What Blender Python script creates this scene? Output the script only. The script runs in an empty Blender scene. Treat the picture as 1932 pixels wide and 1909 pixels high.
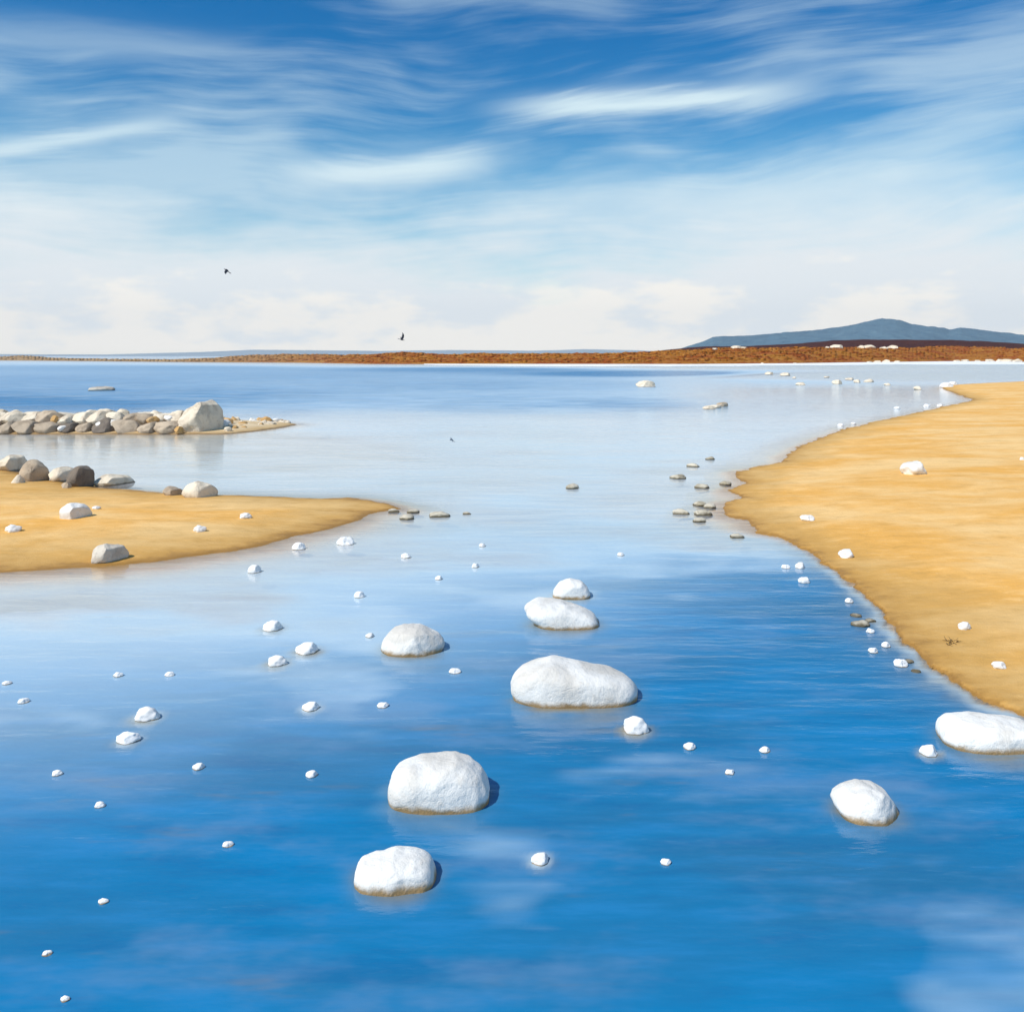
import bpy, math, random
import numpy as np
from mathutils import Vector, noise as mnoise

# ------------------------------------------------------------------ scene, camera
scene = bpy.context.scene
COL = scene.collection
random.seed(7)
rng = np.random.default_rng(7)

CAM_H = 3.0                     # eye height over the water
FPX, CX, HY = 1673.0, 966.0, 671.0   # sketch units of the survey (1932 wide)

cam_d = bpy.data.cameras.new('camera')
cam = bpy.data.objects.new('camera', cam_d)
COL.objects.link(cam)
cam.location = (0, 0, CAM_H)
cam.rotation_euler = (math.radians(90), 0, 0)
cam_d.sensor_width = 36.0
cam_d.lens = 36.0 * FPX / 1932.0
cam_d.shift_y = (HY - 954.5) / 1932.0
cam_d.clip_start = 0.05
cam_d.clip_end = 30000
scene.camera = cam

# ------------------------------------------------------------------ light
SUN_EL = math.radians(49)
SUN_AZ = math.radians(-126)      # clockwise from +Y (north): left, a little behind the viewer
sun_dir = Vector((math.sin(SUN_AZ) * math.cos(SUN_EL), math.cos(SUN_AZ) * math.cos(SUN_EL), math.sin(SUN_EL)))
sd = bpy.data.lights.new('sun', 'SUN')
sd.energy = 4.2
sd.angle = math.radians(0.5)
sd.color = (1.0, 0.955, 0.89)
so = bpy.data.objects.new('sun', sd)
so.rotation_euler = (-sun_dir).to_track_quat('-Z', 'Y').to_euler()
so.location = (-30, -20, 40)
COL.objects.link(so)

vs = scene.view_settings
scene.display_settings.display_device = 'sRGB'
vs.view_transform = 'Standard'
vs.look = 'None'
vs.exposure = 0.0
vs.gamma = 1.0
vs.use_curve_mapping = False
scene.cycles.max_bounces = 5
scene.cycles.diffuse_bounces = 2
scene.cycles.glossy_bounces = 3
scene.cycles.transparent_max_bounces = 12
scene.cycles.volume_bounces = 0


class NT:
    """tiny helper to write node trees as expressions"""
    def __init__(self, tree):
        self.t = tree
        tree.nodes.clear()

    def n(self, typ, ins=None, **kw):
        nd = self.t.nodes.new(typ)
        for k, v in kw.items():
            setattr(nd, k, v)
        for k, v in (ins or {}).items():
            self.put(nd.inputs[k], v)
        return nd

    def put(self, sock, v):
        if isinstance(v, bpy.types.NodeSocket):
            self.t.links.new(v, sock)
        elif isinstance(v, bpy.types.Node):
            self.t.links.new(v.outputs[0], sock)
        else:
            if sock.type == 'RGBA' and len(v) == 3:
                v = (*v, 1.0)
            sock.default_value = v

    def m(self, op, a, b=None, c=None, clamp=False):
        nd = self.t.nodes.new('ShaderNodeMath')
        nd.operation = op
        nd.use_clamp = clamp
        for i, v in enumerate((a, b, c)):
            if v is not None:
                self.put(nd.inputs[i], v)
        return nd.outputs[0]

    def mix(self, f, a, b, blend='MIX'):
        nd = self.t.nodes.new('ShaderNodeMix')
        nd.data_type = 'RGBA'
        nd.blend_type = blend
        self.put(nd.inputs[0], f)
        self.put(nd.inputs[6], a)
        self.put(nd.inputs[7], b)
        return nd.outputs[2]

    def ss(self, v, a, b, lo=0.0, hi=1.0):
        nd = self.t.nodes.new('ShaderNodeMapRange')
        nd.interpolation_type = 'SMOOTHSTEP'
        self.put(nd.inputs[0], v)
        for i, q in enumerate((a, b, lo, hi)):
            nd.inputs[i + 1].default_value = q
        return nd.outputs[0]

    def noise(self, vec, scale, detail=4, rough=0.55, dist=0.0, color=False):
        nd = self.n('ShaderNodeTexNoise', {'Vector': vec, 'Scale': scale, 'Detail': detail,
                                           'Roughness': rough, 'Distortion': dist})
        return nd.outputs[1 if color else 0]

    def xyz(self, x, y, z):
        return self.n('ShaderNodeCombineXYZ', {0: x, 1: y, 2: z}).outputs[0]

    def scale(self, vec, sx, sy, sz):
        nd = self.n('ShaderNodeMapping', {'Vector': vec})
        nd.inputs['Scale'].default_value = (sx, sy, sz)
        return nd.outputs[0]


# ------------------------------------------------------------------ sky
world = bpy.data.worlds.new('World')
scene.world = world
world.use_nodes = True
T = NT(world.node_tree)
sky = T.n('ShaderNodeTexSky', sky_type='NISHITA')
sky.sun_disc = False
sky.sun_elevation = SUN_EL
sky.sun_rotation = SUN_AZ
sky.altitude = 0
sky.air_density = 1.0
sky.dust_density = 0.3
sky.ozone_density = 3.0
dirv = T.n('ShaderNodeTexCoord').outputs['Generated']
sep = T.n('ShaderNodeSeparateXYZ', {0: dirv})
dx, dy, dz = sep.outputs
el = T.m('MULTIPLY', T.m('ARCSINE', dz), 57.2958)                 # degrees over the horizon
az = T.m('MULTIPLY', T.m('ARCTAN2', dx, dy), 57.2958)             # degrees from straight ahead
# a polarised, deep blue: the higher the deeper, all round
deep = T.mix(T.ss(el, 3, 22), (0.46, 0.96, 1.0), (0.025, 0.54, 0.88))
blue = T.mix(1.0, sky.outputs[0], deep, 'MULTIPLY')
bg1 = T.n('ShaderNodeBackground', {'Color': blue, 'Strength': 0.13})
# wind-drawn cirrus: coordinates along and across the streaks, gently wavy
warp = T.noise(T.xyz(T.m('MULTIPLY', az, 0.05), T.m('MULTIPLY', el, 0.10), 3.1), 1.0, 1)
elw = T.m('ADD', T.m('SUBTRACT', el, T.m('MULTIPLY', az, 0.05)), T.m('MULTIPLY', T.m('SUBTRACT', warp, 0.5), 6.0))
big = T.noise(T.xyz(T.m('MULTIPLY', az, 0.045), T.m('MULTIPLY', elw, 0.22), 0.4), 1.0, 3, 0.55)
fine = T.noise(T.xyz(T.m('MULTIPLY', az, 0.11), T.m('MULTIPLY', elw, 1.3), 5.0), 1.0, 4, 0.62)
comb = T.m('ADD', T.m('MULTIPLY', big, 0.76), T.m('MULTIPLY', fine, 0.24))
cirrus = T.m('MULTIPLY', T.ss(comb, 0.42, 0.66), T.ss(el, 12, 24, 0.55, 0.30))
# low bank of white cloud rising from the horizon, with uneven upper edge
bankn = T.noise(T.xyz(T.m('MULTIPLY', az, 0.06), T.m('MULTIPLY', el, 0.16), 9.3), 1.0, 4, 0.6)
elb = T.m('ADD', T.m('ADD', el, T.m('MULTIPLY', T.m('SUBTRACT', bankn, 0.5), 13.0)), T.m('MULTIPLY', T.m('SUBTRACT', fine, 0.5), 4.5))
bank = T.ss(elb, 15.0, 4.0)
elk = T.m('ADD', T.m('ADD', el, T.m('MULTIPLY', T.m('SUBTRACT', warp, 0.5), 2.4)), T.m('MULTIPLY', T.m('SUBTRACT', fine, 0.5), 1.3))


def streak(a0, e0, sa, se, tilt, amt):
    """one soft elongated cloud"""
    da = T.m('SUBTRACT', az, a0)
    de = T.m('SUBTRACT', elk, T.m('MULTIPLY_ADD', da, tilt, e0))
    q = T.m('ADD', T.m('POWER', T.m('ABSOLUTE', T.m('DIVIDE', da, sa)), 4.0),
            T.m('POWER', T.m('ABSOLUTE', T.m('DIVIDE', de, se)), 2.0))
    return T.m('MULTIPLY', T.m('EXPONENT', T.m('MULTIPLY', q, -1.0)), amt)


cl = T.m('MAXIMUM', cirrus, bank)
for s in ((9.0, 15.6, 9.0, 0.75, -0.02, 0.95), (-8.0, 12.0, 6.5, 0.95, 0.10, 0.92), (-27, 12.4, 6.0, 0.5, 0.22, 0.7),
          (-25, 17.6, 8, 1.0, 0.04, 0.30), (15, 10.2, 14, 1.4, 0.02, 0.60), (44, 14.0, 8, 1.0, 0.06, 0.6)):
    a = streak(*s)
    cl = T.m('SUBTRACT', 1.0, T.m('MULTIPLY', T.m('SUBTRACT', 1.0, cl), T.m('SUBTRACT', 1.0, a)))
cl = T.m('MULTIPLY', cl, T.ss(el, -2.0, 0.5), clamp=True)
# cloud colour: cool and thin up high, warm white low down, with grey-lilac undersides
lump_n = T.noise(T.xyz(T.m('MULTIPLY', az, 0.16), T.m('MULTIPLY', el, 0.38), 14.0), 1.0, 5, 0.55)
cum = T.ss(T.m('SUBTRACT', lump_n, T.m('MULTIPLY', T.m('SUBTRACT', el, 2.6), 0.055)), 0.40, 0.57)
warmc = T.mix(cum, (0.80, 0.85, 0.88), (0.98, 0.95, 0.885))
coolc = (0.70, 0.86, 0.92)
cc = T.mix(T.ss(el, 6, 13), warmc, coolc)
bg2 = T.n('ShaderNodeBackground', {'Color': cc, 'Strength': 1.04})
ms = T.n('ShaderNodeMixShader', {0: cl, 1: bg1, 2: bg2})
T.n('ShaderNodeOutputWorld', {'Surface': ms})


# ------------------------------------------------------------------ helpers
def tag(o, label=None, cat=None, group=None, kind=None):
    if label: o['label'] = label
    if cat: o['category'] = cat
    if group: o['group'] = group
    if kind: o['kind'] = kind
    return o


def mesh_obj(name, verts, faces, mat, smooth=True):
    me = bpy.data.meshes.new(name)
    me.from_pydata([tuple(v) for v in verts] if not isinstance(verts, np.ndarray) else verts.tolist(), [], faces)
    if smooth:
        me.polygons.foreach_set('use_smooth', [True] * len(me.polygons))
    me.materials.append(mat)
    o = bpy.data.objects.new(name, me)
    COL.objects.link(o)
    return o


def grid_obj(name, X, Y, Z, mat, attrs=None):
    nv, nu = X.shape
    V = np.stack([X, Y, Z], -1).reshape(-1, 3)
    i = np.arange(nv * nu).reshape(nv, nu)
    F = np.stack([i[:-1, :-1], i[:-1, 1:], i[1:, 1:], i[1:, :-1]], -1).reshape(-1, 4)
    me = bpy.data.meshes.new(name)
    me.vertices.add(len(V))
    me.vertices.foreach_set('co', V.ravel().astype(np.float32))
    me.loops.add(F.size)
    me.loops.foreach_set('vertex_index', F.ravel().astype(np.int32))
    me.polygons.add(len(F))
    me.polygons.foreach_set('loop_start', np.arange(0, F.size, 4, dtype=np.int32))
    me.polygons.foreach_set('loop_total', np.full(len(F), 4, dtype=np.int32))
    me.polygons.foreach_set('use_smooth', np.ones(len(F), dtype=bool))
    for k, a in (attrs or {}).items():
        at = me.attributes.new(k, 'FLOAT', 'POINT')
        at.data.foreach_set('value', a.ravel().astype(np.float32))
    me.update(calc_edges=True)
    me.materials.append(mat)
    o = bpy.data.objects.new(name, me)
    COL.objects.link(o)
    return o


def ground(px, py, z=0.0):
    """survey sketch point -> place on the level z"""
    Y = (CAM_H - z) * FPX / (py - HY)
    return (px - CX) / FPX * Y, Y


def sstep(x, a, b):
    t = np.clip((x - a) / (b - a), 0, 1)
    return t * t * (3 - 2 * t)


_perm = np.random.default_rng(3).permutation(512)


def vnoise(x, y, seed=0):
    xi, yi = np.floor(x).astype(int), np.floor(y).astype(int)
    xf, yf = x - xi, y - yi
    u, v = xf * xf * (3 - 2 * xf), yf * yf * (3 - 2 * yf)
    def h(a, b):
        return _perm[(_perm[(a + seed * 37) % 512] + b) % 512] / 511.0
    return (h(xi, yi) * (1 - u) + h(xi + 1, yi) * u) * (1 - v) + (h(xi, yi + 1) * (1 - u) + h(xi + 1, yi + 1) * u) * v


def fbm(x, y, seed=0, oct=4):
    s, a, t = 0, 1.0, 0
    for k in range(oct):
        s = s + a * vnoise(x * 2 ** k, y * 2 ** k, seed + k)
        t += a
        a *= 0.5
    return s / t - 0.5


def poly_sd(P, X, Y):
    """signed distance to a polygon, positive inside"""
    P = np.asarray(P, float)
    d = np.full(X.shape, 1e9)
    inside = np.zeros(X.shape, bool)
    for (x0, y0), (x1, y1) in zip(P, np.roll(P, -1, 0)):
        ex, ey = x1 - x0, y1 - y0
        L = ex * ex + ey * ey + 1e-12
        t = np.clip(((X - x0) * ex + (Y - y0) * ey) / L, 0, 1)
        d = np.minimum(d, (X - x0 - t * ex) ** 2 + (Y - y0 - t * ey) ** 2)
        c = ((y0 > Y) != (y1 > Y)) & (X < (x1 - x0) * (Y - y0) / (y1 - y0 + 1e-12) + x0)
        inside ^= c
    d = np.sqrt(d)
    return np.where(inside, d, -d)


# ------------------------------------------------------------------ land: outlines on the ground plan
SPIT = [ground(*p) for p in [(0, 884), (60, 900), (180, 921), (250, 925), (310, 931), (420, 934), (470, 936), (560, 940),
        (620, 941), (660, 940), (700, 945), (735, 953), (757, 960), (722, 964), (692, 969), (672, 981), (640, 993), (600, 1002),
        (560, 1011), (500, 1029), (430, 1041), (300, 1059), (200, 1069), (100, 1075), (0, 1080)]]
BAR = [ground(*p) for p in [(-60, 795), (300, 794), (400, 795), (470, 795), (520, 797), (559, 801), (530, 807), (480, 814), (420, 819), (300, 819), (-60, 819)]]
SPIT = SPIT + [(-20, 11.6), (-60, 9.0), (-60, 27), (-20, 26.0)]
BEACH = [ground(*p) for p in [(2400, 716), (1932, 720), (1839, 724), (1790, 727), (1776, 732), (1795, 740), (1838, 755), (1779, 768), (1719, 782), (1647, 797), (1595, 809),
         (1551, 825), (1519, 839), (1483, 857), (1471, 872), (1415, 882), (1393, 892), (1411, 912), (1377, 924),
         (1396, 938), (1366, 949), (1375, 974), (1419, 982), (1425, 1004), (1479, 1016), (1531, 1040), (1555, 1064),
         (1592, 1087), (1634, 1116), (1663, 1151), (1666, 1170), (1685, 1186), (1695, 1212), (1720, 1225),
         (1743, 1260), (1778, 1276), (1826, 1301), (1871, 1327), (1932, 1350), (2150, 1440)]]
BEACH = BEACH + [(9, 4.4), (30, 3), (260, 3), (260, 110)]


def h_spit(X, Y):
    d = poly_sd(SPIT, X, Y) + 0.20 * fbm(X * 1.1, Y * 1.1, 4, 4) + 0.12 * fbm(X * 4, Y * 4, 6, 3)
    up = 0.015 * sstep(d, 0, 0.05) + 0.18 * (1 - np.exp(-np.maximum(d, 0) / 3.0)) + 0.05 * fbm(X * 0.6, Y * 0.8, 8, 4) * sstep(d, 0, 1.2)
    dn = np.where(d < 0, d * 0.16, 0)
    return np.where(d > 0, up, dn)


def h_bar(X, Y):
    d = poly_sd(BAR, X, Y) + 0.35 * fbm(X * 1.2, Y * 1.2, 44, 4)
    return np.where(d > 0, 0.03 * sstep(d, 0, 0.1) + 0.22 * (1 - np.exp(-np.maximum(d, 0) / 1.6)) + 0.06 * fbm(X * 2.2, Y * 2.2, 47, 3) * sstep(d, 0, 0.5), d * 0.3)


def h_beach(X, Y):
    s = 0.6 + Y * 0.02
    d = poly_sd(BEACH, X, Y) + 0.30 * s * fbm(X * 1.8, Y * 0.8, 14, 4) + 0.24 * s * fbm(X * 4.5, Y * 2.2, 16, 4) + 0.14 * fbm(X * 8, Y * 6, 19, 3)
    up = 0.02 * sstep(d, 0, 0.05) + 0.30 * (1 - np.exp(-np.maximum(d, 0) / 4.0)) + 0.10 * fbm(X * 0.35, Y * 0.5, 18, 4) * sstep(d, 0, 2.0)
    dn = np.where(d < 0, d * (0.18 + 5.0 * (1 - sstep(Y, 11.5, 15.5))), 0)
    return np.where(d > 0, up, dn)


# depth of the bed at sounded places (metres), interpolated over the bay
SOUND = [(100, 1600, 2.2), (300, 1800, 2.4), (700, 1880, 2.2), (1000, 1890, 2.2), (1300, 1720, 2.2), (1420, 1820, 2.4), (200, 1480, 2.2),
         (90, 1420, 1.7), (600, 1520, 1.7), (450, 1650, 2.0), (20, 1850, 1.5), (1010, 1690, 1.02), (1100, 1560, 1.3), (1790, 1670, 0.98), (1600, 1640, 1.7), (1200, 1600, 1.7),
         (1880, 1900, 0.98), (1860, 1780, 1.1), (1680, 1780, 1.7), (1300, 1485, 1.7), (820, 1570, 1.25), (100, 1310, 0.85), (300, 1250, 0.75), (600, 1290, 0.9), (1000, 1800, 1.6),
         (1000, 1390, 1.6), (850, 1370, 1.5), (500, 1420, 1.5), (350, 1360, 1.3), (100, 1130, 0.16), (400, 1120, 0.2), (700, 1070, 0.26), (950, 1020, 0.28), (250, 1190, 0.35),
         (1150, 990, 0.30), (900, 900, 0.22), (600, 860, 0.12), (300, 850, 0.09), (1200, 850, 0.35), (1340, 900, 0.16), (1250, 950, 0.16), (750, 950, 0.2), (1000, 830, 0.28), (1100, 930, 0.25),
         (1330, 1000, 0.25), (1450, 800, 0.3), (1600, 765, 0.3), (1230, 1120, 1.4), (1400, 1120, 1.5), (1300, 1065, 0.75), (1450, 1070, 0.9), (1180, 1060, 0.6), (1350, 1250, 1.9), (1550, 1300, 1.8), (1500, 1180, 1.8), (1250, 1180, 1.9),
         (1640, 1380, 1.7), (1500, 1420, 1.8), (1850, 1540, 1.6), (1650, 1300, 1.5), (1340, 1380, 1.8), (860, 1160, 1.0), (1000, 1220, 1.5), (620, 1190, 0.5), (1000, 1110, 0.75), (900, 1260, 1.3), (100, 720, 0.95), (300, 745, 1.0), (500, 710, 0.9),
         (700, 720, 0.85), (900, 725, 0.9), (1100, 725, 0.8), (950, 765, 0.8), (680, 790, 0.5), (1200, 765, 0.9), (300, 695, 0.9), (500, 780, 0.8), (100, 765, 1.4), (1130, 790, 0.5),
         (900, 697, 1.1), (1250, 705, 1.5), (1000, 687, 0.05), (1200, 688, 0.05), (1400, 690, 0.05), (1600, 690, 0.05), (1800, 692, 0.05), (1750, 710, 0.06), (1550, 708, 0.08), (1650, 735, 0.3), (1380, 725, 0.5), (1450, 760, 0.5), (1800, 745, 0.2)]
SP = np.array([(math.log(ground(a, b)[1]), (a - CX) / FPX, c) for a, b, c in SOUND])
SHOALS = []                      # (x, y, radius, depth): sand drifted round single stones, filled below


def h_bed(X, Y):
    Yc = np.maximum(Y, 3.0)
    u, v = np.log(Yc), X / Yc
    u = u + 0.30 * fbm(X * 0.45, Y * 1.1, 31, 4) * np.exp(-Yc / 40)
    v = v + 0.16 * fbm(X * 0.5, Y * 1.6, 35, 4) * np.exp(-Yc / 40)
    w = np.zeros(X.shape)
    s = np.zeros(X.shape)
    for a, b, c in SP:
        q = 1.0 / (((u - a) * 0.8) ** 2 + (v - b) ** 2 + 0.0008) ** 2.0
        w += q
        s += q * math.log(c)
    D = np.exp(s / w)
    D = D * (1 + 1.3 * fbm(X * 0.5, Y * 1.0, 21, 5) * np.exp(-Yc / 60))
    D = D * (1 + (0.6 * fbm(X * 0.8, Y * 5.0, 71, 4) + 0.35 * fbm(X * 2.5, Y * 14.0, 77, 3)) * np.exp(-Yc / 14))
    D = np.maximum(D, 0.05)
    for x, y, r, dep in SHOALS:
        k = np.exp(-(((X - x) ** 2 + (Y - y) ** 2) / (r * r)))
        D = np.minimum(D, D * (1 - k) + dep * k)
    return -D


def z_ground(x, y):
    X, Y = np.array([[float(x)]]), np.array([[float(y)]])
    return float(max(h_spit(X, Y)[0, 0], h_beach(X, Y)[0, 0], 0.0))


def on_land(px, py):
    z = 0.0
    for _ in range(5):
        x, y = ground(px, py, z)
        z = z_ground(x, y)
    return x, y, z


# ------------------------------------------------------------------ materials
def mat(name):
    m = bpy.data.materials.new(name)
    m.use_nodes = True
    return m, NT(m.node_tree)


def finish(t, bsdf, disp=None):
    t.n('ShaderNodeOutputMaterial', {'Surface': bsdf})


def sand_material(name, dry, gold, wet):
    m, t = mat(name)
    pos = t.n('ShaderNodeNewGeometry').outputs['Position']
    z = t.n('ShaderNodeSeparateXYZ', {0: pos}).outputs[2]
    n1 = t.noise(t.scale(pos, 0.30, 0.55, 1), 1.0, 5, 0.6, 0.4)
    n2 = t.noise(t.scale(pos, 1.7, 2.8, 1), 1.0, 6, 0.68)
    n3 = t.noise(pos, 55, 4, 0.7)
    c = t.mix(t.ss(n1, 0.34, 0.66), gold, dry)
    c = t.mix(t.m('MULTIPLY', t.ss(n2, 0.50, 0.72), 0.45), c, tuple(v * 1.12 for v in dry))
    c = t.mix(t.m('MULTIPLY', t.ss(n2, 0.50, 0.30), 0.35), c, wet)
    c = t.mix(t.m('MULTIPLY', t.ss(n3, 0.55, 0.75), 0.22), c, (0.22, 0.15, 0.08))
    n4 = t.noise(pos, 13, 4, 0.7)
    if name != 'white_sheen':
        c = t.mix(t.m('MULTIPLY', t.ss(n4, 0.58, 0.72), 0.18), c, (0.46, 0.27, 0.09))
        c = t.mix(t.m('MULTIPLY', t.ss(n4, 0.42, 0.30), 0.18), c, (0.90, 0.70, 0.42))
    zz = t.m('ADD', z, t.m('MULTIPLY', t.m('SUBTRACT', n2, 0.5), 0.07))
    wetf = t.m('MULTIPLY', t.ss(zz, 0.06, 0.015), t.ss(z, -0.07, -0.01))
    c = t.mix(t.ss(z, -0.02, -0.12), c, (0.66, 0.56, 0.38))
    if name == 'white_sheen':
        wetf = t.m('MULTIPLY', wetf, 0.0)
    damp = t.m('MULTIPLY', t.ss(zz, 0.13, 0.04), t.ss(z, -0.07, -0.01))
    c = t.mix(t.m('MULTIPLY', damp, 0.0 if name == 'white_sheen' else 0.55), c, (0.50, 0.30, 0.09))
    c = t.mix(t.m('MULTIPLY', wetf, 0.85), c, wet)
    c = t.mix(t.m('MULTIPLY', t.m('MULTIPLY', t.ss(zz, 0.035, 0.01), t.ss(z, -0.008, 0.004)), 0.0 if name == 'white_sheen' else 0.6), c, (0.24, 0.12, 0.03))
    hgt = t.m('ADD', t.m('MULTIPLY', n2, 0.6), t.m('MULTIPLY', n3, 0.25))
    rip = t.noise(t.scale(pos, 3.0, 6, 1), 1.0, 3, 0.5)
    hgt = t.m('ADD', hgt, t.m('MULTIPLY', rip, 0.5))
    bump = t.n('ShaderNodeBump', {'Height': hgt, 'Strength': 0.8, 'Distance': 0.04})
    b = t.n('ShaderNodeBsdfPrincipled', {'Base Color': c, 'Roughness': t.m('SUBTRACT', 0.95, t.m('MULTIPLY', wetf, 0.35)), 'Normal': bump})
    b.inputs['Specular IOR Level'].default_value = 0.25
    finish(t, b)
    return m


M_SAND = sand_material('golden_sand', (0.89, 0.575, 0.235), (0.82, 0.425, 0.095), (0.52, 0.27, 0.055))

M_SHEEN = sand_material('white_sheen', (0.90, 0.89, 0.87), (0.86, 0.85, 0.83), (0.80, 0.79, 0.77))  # near-white for the sheen strip added under the far shore
M_SHINGLE = sand_material('tan_shingle', (0.74, 0.58, 0.36), (0.62, 0.45, 0.25), (0.34, 0.24, 0.13))

m, t = mat('sea_bed')
pos = t.n('ShaderNodeNewGeometry').outputs['Position']
n1 = t.noise(t.scale(pos, 0.4, 1.2, 1), 1.0, 6, 0.6, 0.5)
n2 = t.noise(pos, 9, 5, 0.65)
c = t.mix(t.ss(n1, 0.35, 0.65), (0.76, 0.74, 0.69), (0.66, 0.60, 0.50))
c = t.mix(t.m('MULTIPLY', t.ss(n2, 0.55, 0.72), 0.3), c, (0.35, 0.28, 0.18))
c = t.mix(t.n('ShaderNodeAttribute', attribute_name='ochre').outputs['Fac'], c, (0.46, 0.29, 0.09))
finish(t, t.n('ShaderNodeBsdfPrincipled', {'Base Color': c, 'Roughness': 0.9}))
M_BED = m


def rock_material(name, light, mid, dark, stain_amt=1.0, mott=0.5, stain=(0.33, 0.19, 0.05), bump_d=0.02, band=0.055, crk=0.35):
    m, t = mat(name)
    geo = t.n('ShaderNodeNewGeometry')
    pos = geo.outputs['Position']
    oi = t.n('ShaderNodeObjectInfo')
    off = t.m('MULTIPLY', oi.outputs['Random'], 50.0)
    p = t.n('ShaderNodeVectorMath', {0: pos, 1: t.xyz(off, off, off)}, operation='ADD').outputs[0]
    n1 = t.noise(p, 2.2, 5, 0.6, 0.6)
    n2 = t.noise(p, 9, 6, 0.65, 0.3)
    n3 = t.noise(p, 45, 5, 0.7)
    c = t.mix(t.m('MULTIPLY', t.ss(n1, 0.42, 0.66), mott), light, mid)
    c = t.mix(t.m('MULTIPLY', t.ss(n2, 0.55, 0.74), mott), c, mid)
    c = t.mix(t.m('MULTIPLY', t.ss(n3, 0.60, 0.78), 0.35 * mott + 0.12), c, dark)
    z = t.n('ShaderNodeSeparateXYZ', {0: pos}).outputs[2]
    zz = t.m('ADD', z, t.m('MULTIPLY', t.m('SUBTRACT', n2, 0.5), band * 1.6))
    c = t.mix(t.m('MULTIPLY', t.ss(zz, band, band * 0.15), stain_amt), c, stain)
    vor = t.n('ShaderNodeTexVoronoi', {'Vector': p, 'Scale': 3.5}, feature='DISTANCE_TO_EDGE').outputs[0]
    crack = t.m('MULTIPLY', t.ss(vor, 0.03, 0.0), t.ss(n1, 0.5, 0.6))
    c = t.mix(t.m('MULTIPLY', crack, crk), c, dark)
    hgt = t.m('ADD', t.m('ADD', n2, t.m('MULTIPLY', n3, 0.35)), t.m('MULTIPLY', crack, -crk))
    bump = t.n('ShaderNodeBump', {'Height': hgt, 'Strength': 0.6, 'Distance': bump_d})
    var = t.m('MULTIPLY_ADD', oi.outputs['Random'], 0.16, 0.90)
    c = t.mix(1.0, c, t.xyz(var, var, var), 'MULTIPLY')
    b = t.n('ShaderNodeBsdfPrincipled', {'Base Color': c, 'Roughness': 0.88, 'Normal': bump})
    b.inputs['Specular IOR Level'].default_value = 0.25
    finish(t, b)
    return m


M_WHITE = rock_material('white_limestone', (0.89, 0.865, 0.80), (0.66, 0.61, 0.53), (0.40, 0.35, 0.28), 0.9, 0.7, bump_d=0.03, band=0.06, crk=0.08)
M_SMALL = rock_material('white_pebble_stone', (0.88, 0.87, 0.84), (0.74, 0.71, 0.66), (0.48, 0.43, 0.36), 0.9, 0.45, (0.24, 0.15, 0.06), bump_d=0.008, band=0.011, crk=0.0)
M_CREAM = rock_material('cream_rubble_stone', (0.82, 0.71, 0.54), (0.55, 0.45, 0.33), (0.24, 0.19, 0.14), 0.75, 0.75, (0.16, 0.11, 0.06), bump_d=0.05)
M_GREY = rock_material('grey_rubble_stone', (0.52, 0.415, 0.295), (0.35, 0.27, 0.19), (0.14, 0.105, 0.075), 0.7, 0.8, (0.12, 0.085, 0.05), bump_d=0.05)
M_RUST = rock_material('rusty_stone', (0.62, 0.36, 0.13), (0.50, 0.36, 0.20), (0.22, 0.14, 0.08), 0.4, 0.7, (0.2, 0.12, 0.05), bump_d=0.04)
M_DARK = rock_material('dark_basalt', (0.22, 0.18, 0.14), (0.155, 0.125, 0.10), (0.05, 0.045, 0.04), 0.5, 0.8, (0.12, 0.085, 0.05), bump_d=0.05)
M_FLINT = rock_material('buff_grey_stone', (0.66, 0.59, 0.48), (0.42, 0.36, 0.29), (0.18, 0.15, 0.12), 0.7, 0.85, (0.14, 0.09, 0.06), bump_d=0.05)
M_WEED = rock_material('weedy_stone', (0.62, 0.56, 0.44), (0.30, 0.25, 0.16), (0.10, 0.085, 0.06), 0.95, 0.75, (0.10, 0.08, 0.045), bump_d=0.01)

# water: the deeper, the bluer and the less the bed shows; Fresnel mirror on top
m, t = mat('sea_water')
geo = t.n('ShaderNodeNewGeometry')
pos = geo.outputs['Position']
dep = t.n('ShaderNodeAttribute', attribute_name='depth').outputs['Fac']
ruf = t.n('ShaderNodeAttribute', attribute_name='ruffle').outputs['Fac']
opac = t.m('SUBTRACT', 1.0, t.m('EXPONENT', t.m('MULTIPLY', dep, -4.0)))
f_d = t.ss(dep, 0.20, 1.35)
nb = t.noise(t.scale(pos, 0.16, 0.55, 1), 1.0, 4, 0.6)
nb2 = t.noise(t.scale(pos, 0.9, 4.5, 1), 1.0, 4, 0.65)
deepc = t.mix(t.ss(nb, 0.34, 0.66), (0.002, 0.20, 0.43), (0.022, 0.155, 0.30))
deepc = t.mix(t.m('MULTIPLY', t.ss(nb2, 0.46, 0.72), 0.40), deepc, (0.03, 0.25, 0.54))
deepc = t.mix(t.m('MULTIPLY', t.ss(nb2, 0.50, 0.30), 0.35), deepc, (0.010, 0.105, 0.27))
sheen_n = t.noise(t.scale(pos, 0.42, 0.9, 1), 1.0, 5, 0.65)
deepc = t.mix(t.m('MULTIPLY', t.ss(sheen_n, 0.48, 0.66), 0.50), deepc, (0.14, 0.265, 0.43))  # lavender sheen painted in patches into the deep water colour
weed = t.noise(t.scale(pos, 0.55, 2.2, 1), 1.0, 4, 0.65)
deepc = t.mix(t.m('MULTIPLY', t.ss(weed, 0.60, 0.74), 0.35), deepc, (0.20, 0.19, 0.17))
shal = t.mix(t.ss(dep, 0.04, 0.40), (0.86, 0.88, 0.89), (0.63, 0.79, 0.87))  # milky silt, plus pale sky sheen painted into the shallow colour
body = t.mix(f_d, shal, deepc)
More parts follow.
